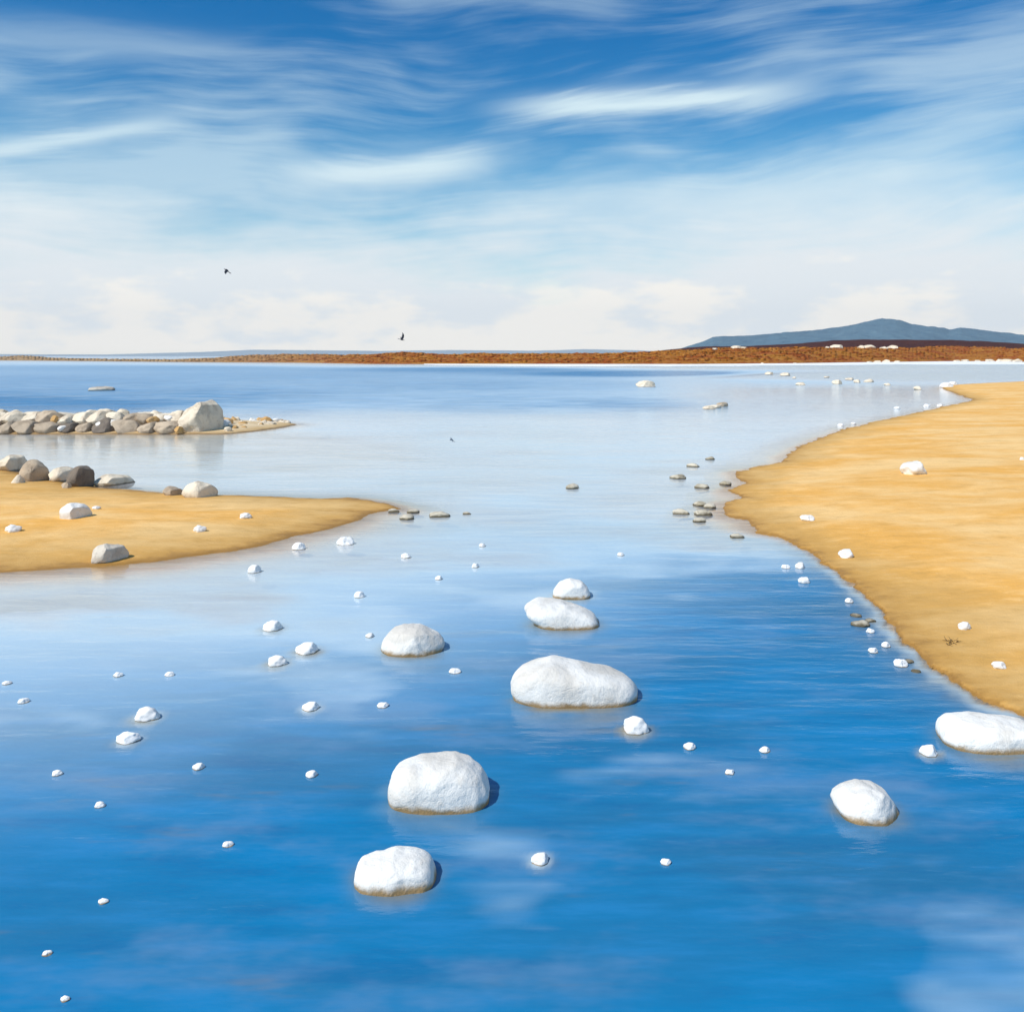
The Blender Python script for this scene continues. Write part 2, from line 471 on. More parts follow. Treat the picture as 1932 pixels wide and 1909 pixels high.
och = t.n('ShaderNodeAttribute', attribute_name='ochre').outputs['Fac']
body = t.mix(t.m('MULTIPLY', och, t.ss(nb2, 0.30, 0.62, 0.45, 0.95)), body, (0.26, 0.215, 0.13))
diff = t.n('ShaderNodeBsdfDiffuse', {'Color': body})
trans = t.n('ShaderNodeBsdfTransparent', {'Color': (0.93, 0.98, 0.99)})
under = t.n('ShaderNodeMixShader', {0: opac, 1: trans, 2: diff})
w1 = t.noise(t.scale(pos, 0.7, 2.6, 1), 1.0, 2, 0.55)
w2 = t.noise(t.scale(pos, 4.0, 13.0, 1), 1.0, 3, 0.6)
hgt = t.m('ADD', w1, t.m('MULTIPLY', w2, 0.22))
bump = t.n('ShaderNodeBump', {'Height': hgt, 'Strength': t.m('MULTIPLY_ADD', ruf, 0.60, 0.06), 'Distance': 0.10})
fr = t.n('ShaderNodeFresnel', {'IOR': 1.45, 'Normal': bump}).outputs[0]
fr = t.m('MULTIPLY', fr, t.m('SUBTRACT', 1.0, t.m('MULTIPLY', ruf, 0.60)))
glo = t.n('ShaderNodeBsdfGlossy', {'Color': (0.97, 0.98, 1.0), 'Roughness': t.m('MULTIPLY_ADD', ruf, 0.22, 0.05), 'Normal': bump})
surf = t.n('ShaderNodeMixShader', {0: fr, 1: under, 2: glo})
finish(t, surf)
M_WATER = m


def heath_material(name, cols, scl, tan=None):
    m, t = mat(name)
    pos = t.n('ShaderNodeNewGeometry').outputs['Position']
    n1 = t.noise(t.scale(pos, 0.5, 0.5, 2.0), 0.16 * scl, 6, 0.7, 0.6)
    n2 = t.noise(pos, 0.8 * scl, 6, 0.7)
    c = t.mix(t.ss(n1, 0.38, 0.60), cols[0], cols[1])
    c = t.mix(t.ss(n2, 0.52, 0.68), c, cols[2])
    c = t.mix(t.m('MULTIPLY', t.ss(n2, 0.46, 0.34), 0.8), c, cols[3])
    if tan:
        px_ = t.n('ShaderNodeSeparateXYZ', {0: pos}).outputs[0]
        c = t.mix(t.m('MULTIPLY', t.ss(px_, -25.0, -200.0), 0.75), c, tan)
    bump = t.n('ShaderNodeBump', {'Height': n2, 'Strength': 0.8, 'Distance': 0.6})
    b = t.n('ShaderNodeBsdfPrincipled', {'Base Color': c, 'Roughness': 0.95, 'Normal': bump})
    b.inputs['Specular IOR Level'].default_value = 0.1
    finish(t, b)
    return m


M_HEATH = heath_material('rusty_heath', [(0.30, 0.070, 0.012), (0.42, 0.17, 0.022), (0.52, 0.27, 0.08), (0.10, 0.024, 0.010)], 1.0, (0.42, 0.32, 0.19))
M_RIDGE = heath_material('dark_heather', [(0.075, 0.022, 0.014), (0.055, 0.016, 0.014), (0.10, 0.035, 0.015), (0.03, 0.012, 0.012)], 0.7)
M_MOUNT = heath_material('haze_blue_mountain', [(0.085, 0.15, 0.20), (0.10, 0.175, 0.225), (0.13, 0.205, 0.245), (0.06, 0.11, 0.155)], 0.04)  # part of the distance haze is painted into this blue
M_FARH = heath_material('haze_grey_far_hill', [(0.30, 0.36, 0.40), (0.33, 0.39, 0.42), (0.36, 0.41, 0.44), (0.28, 0.34, 0.38)], 0.04)  # pale grey carries painted distance haze as well


def plain(name, col, rough=0.8):
    m, t = mat(name)
    pos = t.n('ShaderNodeTexCoord').outputs['Object']
    n = t.noise(pos, 25, 4)
    c = t.mix(t.ss(n, 0.4, 0.65), col, tuple(v * 1.7 for v in col))
    finish(t, t.n('ShaderNodeBsdfPrincipled', {'Base Color': c, 'Roughness': rough}))
    return m


M_BIRD = plain('dark_plumage', (0.018, 0.020, 0.032))
M_BIRDG = plain('grey_plumage', (0.12, 0.15, 0.19))
M_DRIFT = plain('dry_seaweed', (0.075, 0.045, 0.02))

# ------------------------------------------------------------------ rocks
_ico = {}


def ico(n):
    """unit icosphere points and faces"""
    if n not in _ico:
        import bmesh
        bm = bmesh.new()
        bmesh.ops.create_icosphere(bm, subdivisions=n, radius=1.0)
        V = np.array([v.co[:] for v in bm.verts])
        F = [[v.index for v in f.verts] for f in bm.faces]
        bm.free()
        _ico[n] = (V, F)
    V, F = _ico[n]
    return V.copy(), F


def roughen(V, amp, freq, seed, size):
    o = Vector((seed * 13.7, seed * 5.1, seed * 9.3))
    c = V.mean(0)
    R = V - c
    L = np.linalg.norm(R, axis=1)
    L[L == 0] = 1
    d = np.array([mnoise.fractal(Vector(p / size * freq) + o, 0.9, 2.1, 5) for p in V])
    r = np.array([abs(mnoise.noise(Vector(p / size * freq * 2.3) - o)) for p in V])
    return V + R / L[:, None] * ((d - 0.8 * r + 0.15) * amp * size)[:, None]


def facet(V, k, seed, lo=0.55, hi=0.9, upper=False, extra=(), soft=0.93):
    """press random flat faces into a unit lump"""
    g = np.random.default_rng(seed)
    for i in range(k + len(extra)):
        n = g.normal(size=3)
        if upper and n[2] < -0.2:
            n[2] = -n[2]
        q = g.uniform(lo, hi)
        if i < len(extra):
            n, q = np.array(extra[i][:3]), extra[i][3]
        n /= np.linalg.norm(n)
        d = q * (V @ n).max()
        s = V @ n - d
        V = V - np.where(s > 0, s * soft, 0)[:, None] * n
    return V


def rock_from_outline(name, pts, yfront, material, depth_k=0.75, seed=1, amp=0.05, sub=5, shoal=True, facets=0, base_z=0.0, soft=0.93,
                      planes=((0.90, -0.42, 0.05, 0.40), (-0.35, -0.75, 0.55, 0.74), (0.5, -0.2, 0.8, 0.8))):
    """a boulder whose face has the surveyed outline; it stands in the water, its front waterline at yfront"""
    pts = np.array(pts, float)
    Yf = (CAM_H - base_z) * FPX / (yfront - HY)
    wid = (pts[:, 0].max() - pts[:, 0].min()) * Yf / FPX
    dep = wid * depth_k * 0.5
    Yc = Yf + dep * 0.85
    s = Yc / FPX
    P = np.stack([(pts[:, 0] - CX) * s, CAM_H - (pts[:, 1] - HY) * s], 1)
    P[:, 1] = np.where(P[:, 1] > base_z, base_z + (P[:, 1] - base_z) * (0.90 if yfront > 1280 else 0.95), P[:, 1])
    c = np.array([(P[:, 0].min() + P[:, 0].max()) / 2, (P[:, 1].min() + P[:, 1].max()) / 2])
    Q = P - c
    ang = np.arctan2(Q[:, 1], Q[:, 0])
    # resample outline as radius over angle
    tt = np.linspace(0, 1, 24, endpoint=False)
    A, R = [], []
    for i in range(len(Q)):
        for k in tt:
            p = Q[i] * (1 - k) + Q[(i + 1) % len(Q)] * k
            A.append(math.atan2(p[1], p[0]))
            R.append(math.hypot(*p))
    A, R = np.array(A), np.array(R)
    o = np.argsort(A)
    A, R = A[o], R[o]
    V, F = ico(sub)
    th = np.arctan2(V[:, 2], V[:, 0])
    w = np.linspace(-0.06, 0.06, 7)
    rr = np.mean([np.interp(th + k, np.r_[A - 2 * math.pi, A, A + 2 * math.pi], np.r_[R, R, R]) for k in w], 0)
    e = 3.0
    ny = np.clip(np.abs(V[:, 1]), 0, 1)
    rho = np.sqrt(V[:, 0] ** 2 + V[:, 2] ** 2)
    rs = np.where(rho > 1e-6, rho ** (2 / e), 0)
    X = np.cos(th) * rr * rs
    Z = np.sin(th) * rr * rs
    Yy = np.sign(V[:, 1]) * ny ** (2 / e) * dep
    V = np.stack([X, Yy, Z], 1)
    size = wid * 0.5
    if facets or planes:
        sc = np.abs(V).max(0)
        V = facet(V / sc, facets, seed, 0.80, 0.94, extra=list(planes), soft=soft) * sc
    V = roughen(V, amp, 1.1, seed, size)
    V[:, 2] += c[1] - base_z
    lowm = V[:, 2] < 0
    V[lowm, 2] *= 1.8
    ob = mesh_obj(name, V, F, material)
    ob.location = (c[0], Yc, base_z)
    if shoal:
        SHOALS.append((c[0], Yc, wid * 0.45, 0.85))
    return ob


_variants = {}


def lump(kind, k):
    """shared meshes: rounded pebbles, angular rubble, flat slabs"""
    key = (kind, k)
    if key not in _variants:
        sub = 4
        V, F = ico(sub)
        if kind == 'pebble':
            V = facet(V, 5, 100 + k, 0.70, 0.92, extra=[(0.75, -0.55, 0.3, 0.70)])
            V = roughen(V, 0.14, 1.2, 10 + k, 1.0)
        elif kind == 'rubble':
            V = facet(V, 9, 200 + k, 0.60, 0.90, extra=[(0.88, -0.45, 0.05 + 0.03 * k, 0.45 + 0.05 * k), (-0.4, -0.7, 0.6, 0.7)])
            V = roughen(V, 0.08, 1.3, 40 + k, 1.0)
        else:
            V = facet(V, 6, 300 + k, 0.65, 0.92)
            V = roughen(V, 0.12, 1.4, 70 + k, 1.0)
        V /= np.abs(V).max(0)
        me = bpy.data.meshes.new(kind)
        me.from_pydata(V.tolist(), [], F)
        me.polygons.foreach_set('use_smooth', [True] * len(me.polygons))
        if kind == 'rubble':
            me.set_sharp_from_angle(angle=math.radians(38))
        _variants[key] = me
    return _variants[key]


_matmesh = {}


def stone(name, x, y, z, w, h, material, kind='pebble', k=None, yaw=None, sink=0.35, dk=0.85, tilt=0.0):
    """one stone, w wide and standing h proud of what it lies in"""
    k = random.randrange(6) if k is None else k
    key = (kind, k, material.name)
    if key not in _matmesh:
        me = lump(kind, k).copy()
        me.materials.append(material)
        _matmesh[key] = me
    o = bpy.data.objects.new(name, _matmesh[key])
    COL.objects.link(o)
    if kind == 'pebble':
        yaw = random.uniform(-0.5, 0.5) if yaw is None else yaw
    half = h / (2 * (1 - sink))
    o.scale = (w / 2, w / 2 * dk, half)
    o.location = (x, y, z + h - half)
    o.rotation_euler = (tilt * 0.4, tilt, random.uniform(-0.5, 0.5) if yaw is None else yaw)
    return o


# --- big white boulders standing in the channel
BIG = [
    ('dome', [(1043, 1128), (1044, 1114), (1056, 1098), (1076, 1091), (1096, 1096), (1109, 1107), (1114, 1120), (1111, 1131), (1078, 1134)], 1131,
     'small domed white boulder standing just behind the tilted white slab', 0.8, 3),
    ('slab', [(1012, 1180), (1004, 1166), (989, 1155), (991, 1141), (1012, 1131), (1064, 1136), (1100, 1148), (1121, 1158), (1130, 1172), (1128, 1186), (1066, 1192), (1022, 1189)], 1187,
     'white slab-shaped boulder sloping down to one end, in front of the domed boulder', 0.7, 11),
    ('grey', [(718, 1221), (722, 1208), (742, 1188), (760, 1180), (790, 1179), (806, 1186), (826, 1196), (838, 1210), (834, 1226), (808, 1238), (772, 1242), (734, 1236)], 1238,
     'rounded white boulder with a grey shaded face, alone beside tiny stones in mid channel', 0.8, 17),
    ('bean', [(963, 1292), (969, 1272), (986, 1253), (1012, 1243), (1040, 1238), (1072, 1247), (1110, 1254), (1150, 1262), (1180, 1273), (1198, 1292), (1202, 1310), (1194, 1330), (1160, 1338),
              (1080, 1336), (1000, 1334), (975, 1320)], 1334,
     'largest white boulder, long and bean shaped with a lower right end', 0.55, 23),
    ('block', [(735, 1495), (737, 1466), (748, 1442), (778, 1431), (820, 1429), (862, 1423), (890, 1432), (908, 1450), (921, 1478), (920, 1510), (912, 1530), (850, 1540), (770, 1538), (742, 1522)], 1532,
     'bulky squarish white boulder with a slanting grey hollow in its face', 0.72, 31),
    ('loaf', [(669, 1650), (674, 1626), (700, 1615), (742, 1607), (784, 1611), (812, 1622), (823, 1648), (822, 1672), (800, 1690), (740, 1694), (690, 1690), (672, 1672)], 1685,
     'smooth loaf-shaped white boulder with an ochre waterline, lowest in the channel', 0.75, 37),
    ('peak', [(1569, 1512), (1576, 1496), (1596, 1482), (1626, 1476), (1654, 1480), (1674, 1490), (1690, 1516), (1701, 1545), (1690, 1560), (1630, 1560), (1590, 1546)], 1553,
     'pinkish white boulder with a sloping beige side, standing alone off the golden beach', 0.8, 41),
    ('edge', [(1771, 1390), (1776, 1366), (1796, 1353), (1836, 1351), (1890, 1353), (1938, 1360), (1966, 1376), (1972, 1402), (1960, 1420), (1880, 1426), (1820, 1420), (1784, 1408)], 1420,
     'long low white boulder with pitted face lying close against the golden beach edge', 0.6, 47),
]
for nm, pts, yf, lab, dk, sd_ in BIG:
    ob = rock_from_outline('white_boulder', pts, yf, M_WHITE, dk, sd_, amp=0.055, facets=0, soft=0.7,
                           planes=[(0.75, -0.62, 0.2, 0.74), (-0.45, -0.8, 0.3, 0.84)] if nm in ('peak', 'grey') else [(0.25, -0.95, 0.1, 0.93)])
    tag(ob, lab, 'boulder', 'white boulders in the channel')

# --- the single boulder that ends the rubble jetty
ob = rock_from_outline('jetty_boulder', [(333, 816), (337, 800), (346, 776), (362, 758), (384, 748), (402, 751), (416, 766), (424, 786), (424, 806), (416, 822), (370, 826)], 818,
                       M_CREAM, 0.8, 53, amp=0.07, shoal=False, facets=9)
tag(ob, 'biggest cream boulder towering over the end of the rubble jetty', 'boulder')

# --- boulders on the left spit
SPITB = [
    ([(-4, 884), (2, 868), (18, 856), (36, 857), (48, 870), (46, 890), (20, 895)], 890, M_CREAM, 'cream boulder at the top of the sand spit against a dark boulder', 5),
    ([(36, 905), (42, 884), (54, 866), (68, 865), (82, 882), (92, 900), (84, 911), (56, 914)], 909, M_GREY, 'dark grey peaked boulder leaning on the cream boulder of the sand spit', 61),
    ([(93, 896), (100, 884), (118, 879), (138, 884), (146, 900), (138, 912), (110, 914)], 910, M_CREAM, 'cream rounded boulder pressed against the tall near-black boulder', 67),
    ([(128, 912), (134, 890), (144, 877), (160, 875), (172, 886), (178, 905), (174, 920), (146, 922)], 919, M_DARK, 'tall near-black rounded boulder on the rim of the sand spit', 71),
    ([(179, 910), (190, 897), (206, 893), (228, 896), (244, 901), (255, 914), (240, 920), (200, 920)], 917, M_CREAM, 'low cream boulder with a grey end, beside the near-black boulder', 73),
    ([(308, 926), (314, 916), (326, 918), (340, 922), (348, 932), (338, 938), (318, 936)], 935, M_GREY, 'small low grey stone touching a cream boulder on the spit rim', 79),
    ([(346, 928), (356, 912), (372, 906), (388, 909), (404, 920), (413, 934), (402, 942), (360, 941)], 939, M_CREAM, 'cream boulder with a dark flank, farthest along the spit rim', 83),
    ([(112, 974), (120, 956), (132, 948), (150, 950), (168, 964), (174, 972), (160, 982), (122, 982)], 980, M_WHITE, 'rough crumbly white boulder out on the sand of the spit', 89),
    ([(171, 1056), (176, 1036), (186, 1027), (208, 1024), (228, 1030), (240, 1048), (238, 1062), (206, 1067), (176, 1064)], 1063, M_FLINT, 'broken grey boulder with a cream top at the water edge of the spit', 97),
]
for pts, yf, mm, lab, sd_ in SPITB:
    cxp = sum(p[0] for p in pts) / len(pts)
    x, y, z = on_land(cxp, yf)
    ob = rock_from_outline('spit_boulder', pts, yf, mm, 0.85, sd_, amp=0.07, sub=4, shoal=False, facets=8, base_z=z)
    ob.data.set_sharp_from_angle(angle=math.radians(40))
    tag(ob, lab, 'boulder', 'boulders on the sand spit')
# pale chip leaning on the dark pair
for px, py, w, mm, lab in [(50, 908, 24, M_CREAM, 'cream chip of rock at the foot of the dark peaked boulder'),
                           (140, 917, 18, M_GREY, 'small grey rock wedged below the near-black boulder')]:
    x, y, z = on_land(px, py)
    s = y / FPX
    tag(stone('rock_chip', x, y - 0.35, z, w * s, w * 0.7 * s, mm, 'rubble'), lab, 'rock', 'boulders on the sand spit')

# --- the rubble jetty: every stone its own thing, piled in rows
JET = []
g = np.random.default_rng(12)
tops = [(0, 773), (60, 774), (125, 772), (170, 772), (205, 768), (245, 771), (280, 771), (320, 776), (345, 778), (430, 786)]


def jet_top(px):
    return float(np.interp(px, [a for a, b in tops], [b for a, b in tops]))


def jetty_stone(px, ybase_px, yw, w_px, h_px, z_px, mm, lab, kind='rubble'):
    """yw: distance row; z_px: how far its foot stands over the waterline, in survey units"""
    s = yw / FPX
    x = (px - CX) * s
    o = stone('jetty_stone', x, yw, z_px * s, w_px * s, h_px * s, mm, kind, tilt=float(g.uniform(-0.25, 0.25)), yaw=float(g.uniform(-0.5, 0.5)), sink=0.3, dk=float(g.uniform(0.8, 1.1)))
    tag(o, lab, 'stone', 'stones piled in the rubble jetty')
    return o


y_front = CAM_H * FPX / (819 - HY)
x = -190.0
while x < 336:                                    # dark wet foot stones
    w = float(g.uniform(34, 56))
    mm = [M_GREY, M_GREY, M_DARK, M_GREY][int(g.integers(4))]
    jetty_stone(x + w / 2, 819, y_front + 0.35 + float(g.uniform(0, 0.3)), w * 1.32, float(g.uniform(23, 31)), 0, mm,
                'near-black wet stone in the bottom row of the rubble jetty' if mm is M_DARK else 'brownish grey wet stone in the bottom row of the rubble jetty')
    x += w * 0.88
x = -200.0
while x < 340:                                    # middle row
    w = float(g.uniform(28, 48))
    mm = [M_CREAM, M_CREAM, M_GREY, M_CREAM, M_CREAM][int(g.integers(5))]
    jetty_stone(x + w / 2, 819, y_front + 1.0 + float(g.uniform(0, 0.3)), w * 1.36, float(g.uniform(20, 26)), 17, mm,
                'brownish grey stone half way up the pile of the rubble jetty' if mm is M_GREY else 'cream stone half way up the pile of the rubble jetty')
    x += w * 0.82
x = -195.0
while x < 345:                                    # sunlit crest
    w = float(g.uniform(26, 46))
    yw = y_front + 1.75 + float(g.uniform(-0.1, 0.3))
    H = CAM_H - (jet_top(x + w / 2) + float(g.uniform(-2, 4)) - HY) * yw / FPX
    H_px = H * FPX / yw
    jetty_stone(x + w / 2, 819, yw, w * 1.15, H_px - 20, 20, M_CREAM, 'pale sunlit stone on the crest of the rubble jetty')
    x += w * 0.8
for px, w, zz, hh, rw, lab in [(103, 15, 20, 13, 0.75, 'little rust-orange stone lodged high in the rubble jetty among cream stones'),
                               (288, 26, 21, 13, 0.9, 'broad rust-orange stone lodged below the crest of the rubble jetty'),
                               (338, 18, 3, 12, 0.15, 'rust-orange stone at the foot of the biggest jetty boulder')]:
    o = jetty_stone(px, 819, y_front + rw - 0.15, w, hh, zz, M_RUST, lab)
for px, w, zz, hh, rw in [(118, 18, 8, 9, 0.1), (190, 20, 13, 8, 0.35), (322, 26, 22, 11, 1.0), (215, 24, 16, 9, 0.5)]:
    o = jetty_stone(px, 819, y_front + rw + 0.1, w, hh, zz, M_WHITE, 'small bright white stone wedged between the jetty stones')
# low rubble tail running out from the boulder
for i in range(56):
    u = float(g.random()) ** 0.8
    px = 410 + 136 * u
    py = 820 - 20 * u - float(g.random()) * 22 * (1 - u * 0.85)
    X_, Y_ = ground(px, py)
    w = float(g.uniform(14, 34)) * (1 - 0.45 * u)
    s = Y_ / FPX
    mm = [M_CREAM, M_RUST, M_CREAM, M_WHITE, M_CREAM][int(g.integers(5))]
    o = stone('jetty_stone', X_, Y_, 0, w * s, w * s * float(g.uniform(0.45, 0.8)) * (1.15 - 0.6 * u), mm, 'rubble', sink=0.3, yaw=float(g.uniform(-3, 3)))
    tag(o, {M_CREAM: 'low cream stone in the tail beyond the biggest jetty boulder',
            M_RUST: 'low rust-tinted stone in the tail beyond the biggest jetty boulder',
            M_WHITE: 'low white stone in the tail beyond the biggest jetty boulder'}[mm], 'stone', 'stones in the tail of the rubble jetty')

# --- medium and small stones in the water
WATER = []


def water_stones(lst, material, lab, group, ratio=0.5, kind='pebble', shoal=0.0, sink=0.4, name='white_stone', dk=0.85):
    for e in lst:
        px, py, w = e[:3]
        X_, Y_ = ground(px, py + 0.28 * w)
        s = Y_ / FPX
        l2 = e[3] if len(e) > 3 else lab
        Yc = Y_ + w * s * 0.32
        o = stone(name, X_, Yc, 0.0, w * s, w * s * ratio * random.uniform(0.9, 1.15), material, kind, sink=sink, dk=dk)
        tag(o, l2, 'stone', group)
        if shoal:
            SHOALS.append((X_, Yc, w * s * 0.62, shoal + 0.22))


water_stones([(512, 1180, 38, 'flat white stone of the trio, lying farthest back in pale water'),
              (576, 1222, 45, 'white stone of the trio with a grey-shaded side'),
              (519, 1246, 40, 'white stone of the trio with an ochre underside, in front of the flat one')], M_SMALL, '', 'three white stones close together', 0.42, shoal=0.12)
water_stones([(1201, 1371, 52, 'round-topped white stone just in front of the bean-shaped boulder'),
              (1758, 1417, 36, 'small white stone lying beside the long low boulder')], M_SMALL, '', 'white stones beside boulders', 0.5, shoal=0.12)
water_stones([(270, 1347, 50, 'white stone with an ochre sand halo, the farther of two'),
              (236, 1391, 45, 'white stone with an ochre sand halo, the nearer of two'),
              (584, 1332, 34, 'bright white stone in the blue water between two tiny stones'),
              (1020, 1621, 38, 'white stone glowing on a pale shoal beside the loaf-shaped boulder')], M_SMALL, '', 'white stones on sand halos', 0.42, shoal=0.07)
water_stones([(697, 1198, 18), (858, 1264, 24), (220, 1272, 20), (318, 1271, 18), (10, 1287, 18), (41, 1321, 22), (722, 1329, 24), (372, 1446, 24), (587, 1460, 24),
              (104, 1458, 22), (185, 1518, 22), (428, 1592, 22), (192, 1700, 20), (86, 1798, 19), (120, 1885, 18), (1258, 1626, 22), (1445, 1414, 22), (1379, 1456, 20), (1303, 1408, 25)],
             M_SMALL, 'tiny white stone breaking the surface of the deep blue water', 'tiny white stones in the blue water', 0.38, shoal=0.0)
water_stones([(650, 1019, 34, 'white stone with a dark flank off the tip of the spit'), (562, 1030, 26), (765, 1048, 19), (910, 1028, 13), (897, 1067, 15), (828, 1090, 15), (677, 1122, 21), (478, 1074, 26), (1172, 1045, 14)],
             M_SMALL, 'tiny white stone in the pale shallow water off the spit', 'tiny white stones in pale shallows', 0.5)
water_stones([(741, 960, 24), (768, 972, 32), (778, 961, 26), (828, 965, 42), (880, 966, 18)], M_WEED, 'flat weedy stone trailing off the pointed tip of the sand spit',
             'flat stones off the spit tip', 0.26, 'slab', name='weedy_stone')
water_stones([(1079, 915, 28, 'flat weedy stone alone in the middle of the pale bay')], M_WEED, '', 'single flat stone', 0.3, 'slab', name='weedy_stone')
water_stones([(1341, 862, 20), (1309, 874, 26), (1281, 895, 32), (1326, 914, 28), (1372, 908, 26), (1324, 947, 30), (1342, 951, 28), (1286, 961, 36), (1329, 963, 36), (1320, 978, 28), (1393, 1008, 28)],
             M_WEED, 'flat weedy stone in the shallows off the point of the golden beach', 'flat stones off the beach point', 0.26, 'slab', name='weedy_stone')
water_stones([(1484, 1068, 17), (1512, 1067, 21), (1521, 1093, 26, 'thick white stone in blue water below a pair of small ones at the beach'), (1604, 1133, 16), (1644, 1190, 16), (1674, 1217, 17), (1650, 1227, 19), (1703, 1251, 27)],
             M_SMALL, 'small white stone in the water right along the golden beach edge', 'small white stones along the beach edge', 0.5)
water_stones([(1618, 1158, 22), (1628, 1172, 38), (1645, 1168, 22), (1716, 1245, 22), (1731, 1264, 18)], M_WEED, 'dark weedy stone awash at the golden beach edge', 'dark stones along the beach edge', 0.22, 'slab', name='weedy_stone')

# far stones in the bay
water_stones([(1221, 719, 40, 'flat pale rock by itself in the far blue bay'), (1340, 765, 26, 'pale end stone of the small rock cluster in the far bay'), (1352, 762, 28, 'tallest stone of the small rock cluster in the far bay')], M_CREAM, '', 'rocks in the far bay', 0.27, 'rubble', name='bay_rock')
water_stones([(1364, 761, 22, 'dark end stone of the small rock cluster in the far bay')], M_GREY, '', 'rocks in the far bay', 0.45, 'rubble', name='bay_rock')
water_stones([(1453, 702, 17), (1484, 703, 21), (1515, 720, 24), (1561, 709, 12), (1583, 718, 24), (1607, 711, 21), (1620, 717, 18), (1643, 715, 22), (1677, 723, 15), (1735, 729, 22), (1500, 711, 9)],
             M_CREAM, 'cream rock in the mirror-calm water before the brown far shore', 'cream rocks in the far calm water', 0.30, 'rubble', name='bay_rock')
water_stones([(1695, 768, 14), (1751, 763, 13), (1777, 763, 14), (1589, 800, 14), (1612, 797, 12), (1790, 724, 26), (1800, 722, 20)],
             M_SMALL, 'small pale stone along the far curve of the golden beach', 'pale stones on the far beach curve', 0.35)
water_stones([(182, 723, 52, 'long low grey-beige skerry in the far blue water beyond the jetty')], M_FLINT, '', 'skerry', 0.14, 'slab', name='skerry')

# stones lying on sand
for px, py, w, r, lab in [(1724, 893, 54, 0.5, 'large smooth white stone lying alone on the golden beach'),
                          (1523, 981, 28, 0.4, 'flat white stone on the golden beach near its point'),
                          (1597, 1050, 34, 0.42, 'white stone with a grey side on the golden beach by the water'),
                          (1820, 1186, 24, 0.55, 'small round white stone beside the dry seaweed on the beach'),
                          (1885, 1259, 26, 0.5, 'small white stone on the beach near the long low boulder'),
                          (1929, 868, 10, 0.6, 'tiny white stone high on the golden beach'),
                          (377, 1002, 26, 0.45, 'small bright white stone in the middle of the spit sand'),
                          (463, 977, 24, 0.4, 'pale half-buried stone on the spit sand towards its tip'),
                          (25, 1002, 32, 0.4, 'pale half-buried stone on the spit sand below the dark boulders'),
                          (182, 960, 16, 0.4, 'tiny pale stone beside the crumbly white boulder')]:
    x, y, z = on_land(px, py)
    s = y / FPX
    o = stone('beach_stone', x, y, z, w * s, w * s * r, M_WHITE if w > 40 else M_SMALL, 'pebble', sink=0.3)
    tag(o, lab, 'stone', 'stones lying on the sand')

# tangle of dry seaweed on the beach
x, y, z = on_land(1797, 1212)
V, F = [], []
for i in range(26):
    a = random.uniform(0, 6.28)
    p = Vector((random.gauss(0, 0.045), random.gauss(0, 0.03), 0.004))
    dirn = Vector((math.cos(a), math.sin(a), random.uniform(-0.05, 0.35)))
    rings = []
    for kk in range(5):
        dirn = (dirn + Vector((random.gauss(0, 0.35), random.gauss(0, 0.35), random.gauss(0, 0.2) - 0.08))).normalized()
        p = p + dirn * 0.018
        p.z = max(p.z, 0.0)
        rad = 0.004 * (1 - kk / 6)
        b = len(V)
        for q in range(4):
            an = q * math.pi / 2
            V.append((p.x + math.cos(an) * rad * 1.2, p.y + math.cos(an + 1) * rad, p.z + math.sin(an) * rad))
        rings.append(b)
    for r0, r1 in zip(rings, rings[1:]):
        for q in range(4):
            F.append((r0 + q, r0 + (q + 1) % 4, r1 + (q + 1) % 4, r1 + q))
ob = mesh_obj('dry_seaweed', V, F, M_DRIFT)
ob.location = (x, y, z - 0.002)
tag(ob, 'small dark tangle of dry seaweed on the golden beach', 'seaweed')


# ------------------------------------------------------------------ ground sheets and water
def fan(y0, y1, nv, us):
    """rows get farther apart with distance; us = X/Y of the columns"""
    ys = y0 * (y1 / y0) ** np.linspace(0, 1, nv)
    Y = np.repeat(ys[:, None], len(us), 1)
    return us[None, :] * Y, Y


us = np.linspace(-1, 1, 361)
us = 0.72 * us + 1.4 * us ** 5
X, Y = fan(1.2, 6300, 640, us)
X = X + us[None, :] * 4.0
Zb = h_bed(X, Y)
zs = np.full(X.shape, -9.0)
near = (Y < 130)
zs[near] = np.maximum(np.maximum(h_spit(X[near], Y[near]), h_bar(X[near], Y[near])), h_beach(X[near], Y[near]))
depth = np.clip(-np.maximum(Zb, zs), 0, 5)
hb = np.full(X.shape, -99.0)
hb[near] = h_beach(X[near], Y[near])

och = np.zeros(X.shape)
for x, y, r, dd in SHOALS:
    och = np.maximum(och, np.exp(-(((X - x) ** 2 + (Y - y + 0.12 * r) ** 2) / (r * r * 1.35)) ** 2))
och = np.clip(och * (0.75 + 1.6 * fbm(X * 2.2, Y * 7.0, 57, 3)), 0, 1)
och = np.maximum(och, np.exp(-np.abs(np.minimum(hb, 0)) / 1.3) * (1 - sstep(Y, 12, 17)) * 0.95)
ob = grid_obj('seabed', X, Y, np.minimum(Zb, -0.04) - 0.02, M_BED, {'ochre': och})
tag(ob, 'pale sandy sea bed under the water', kind='structure')

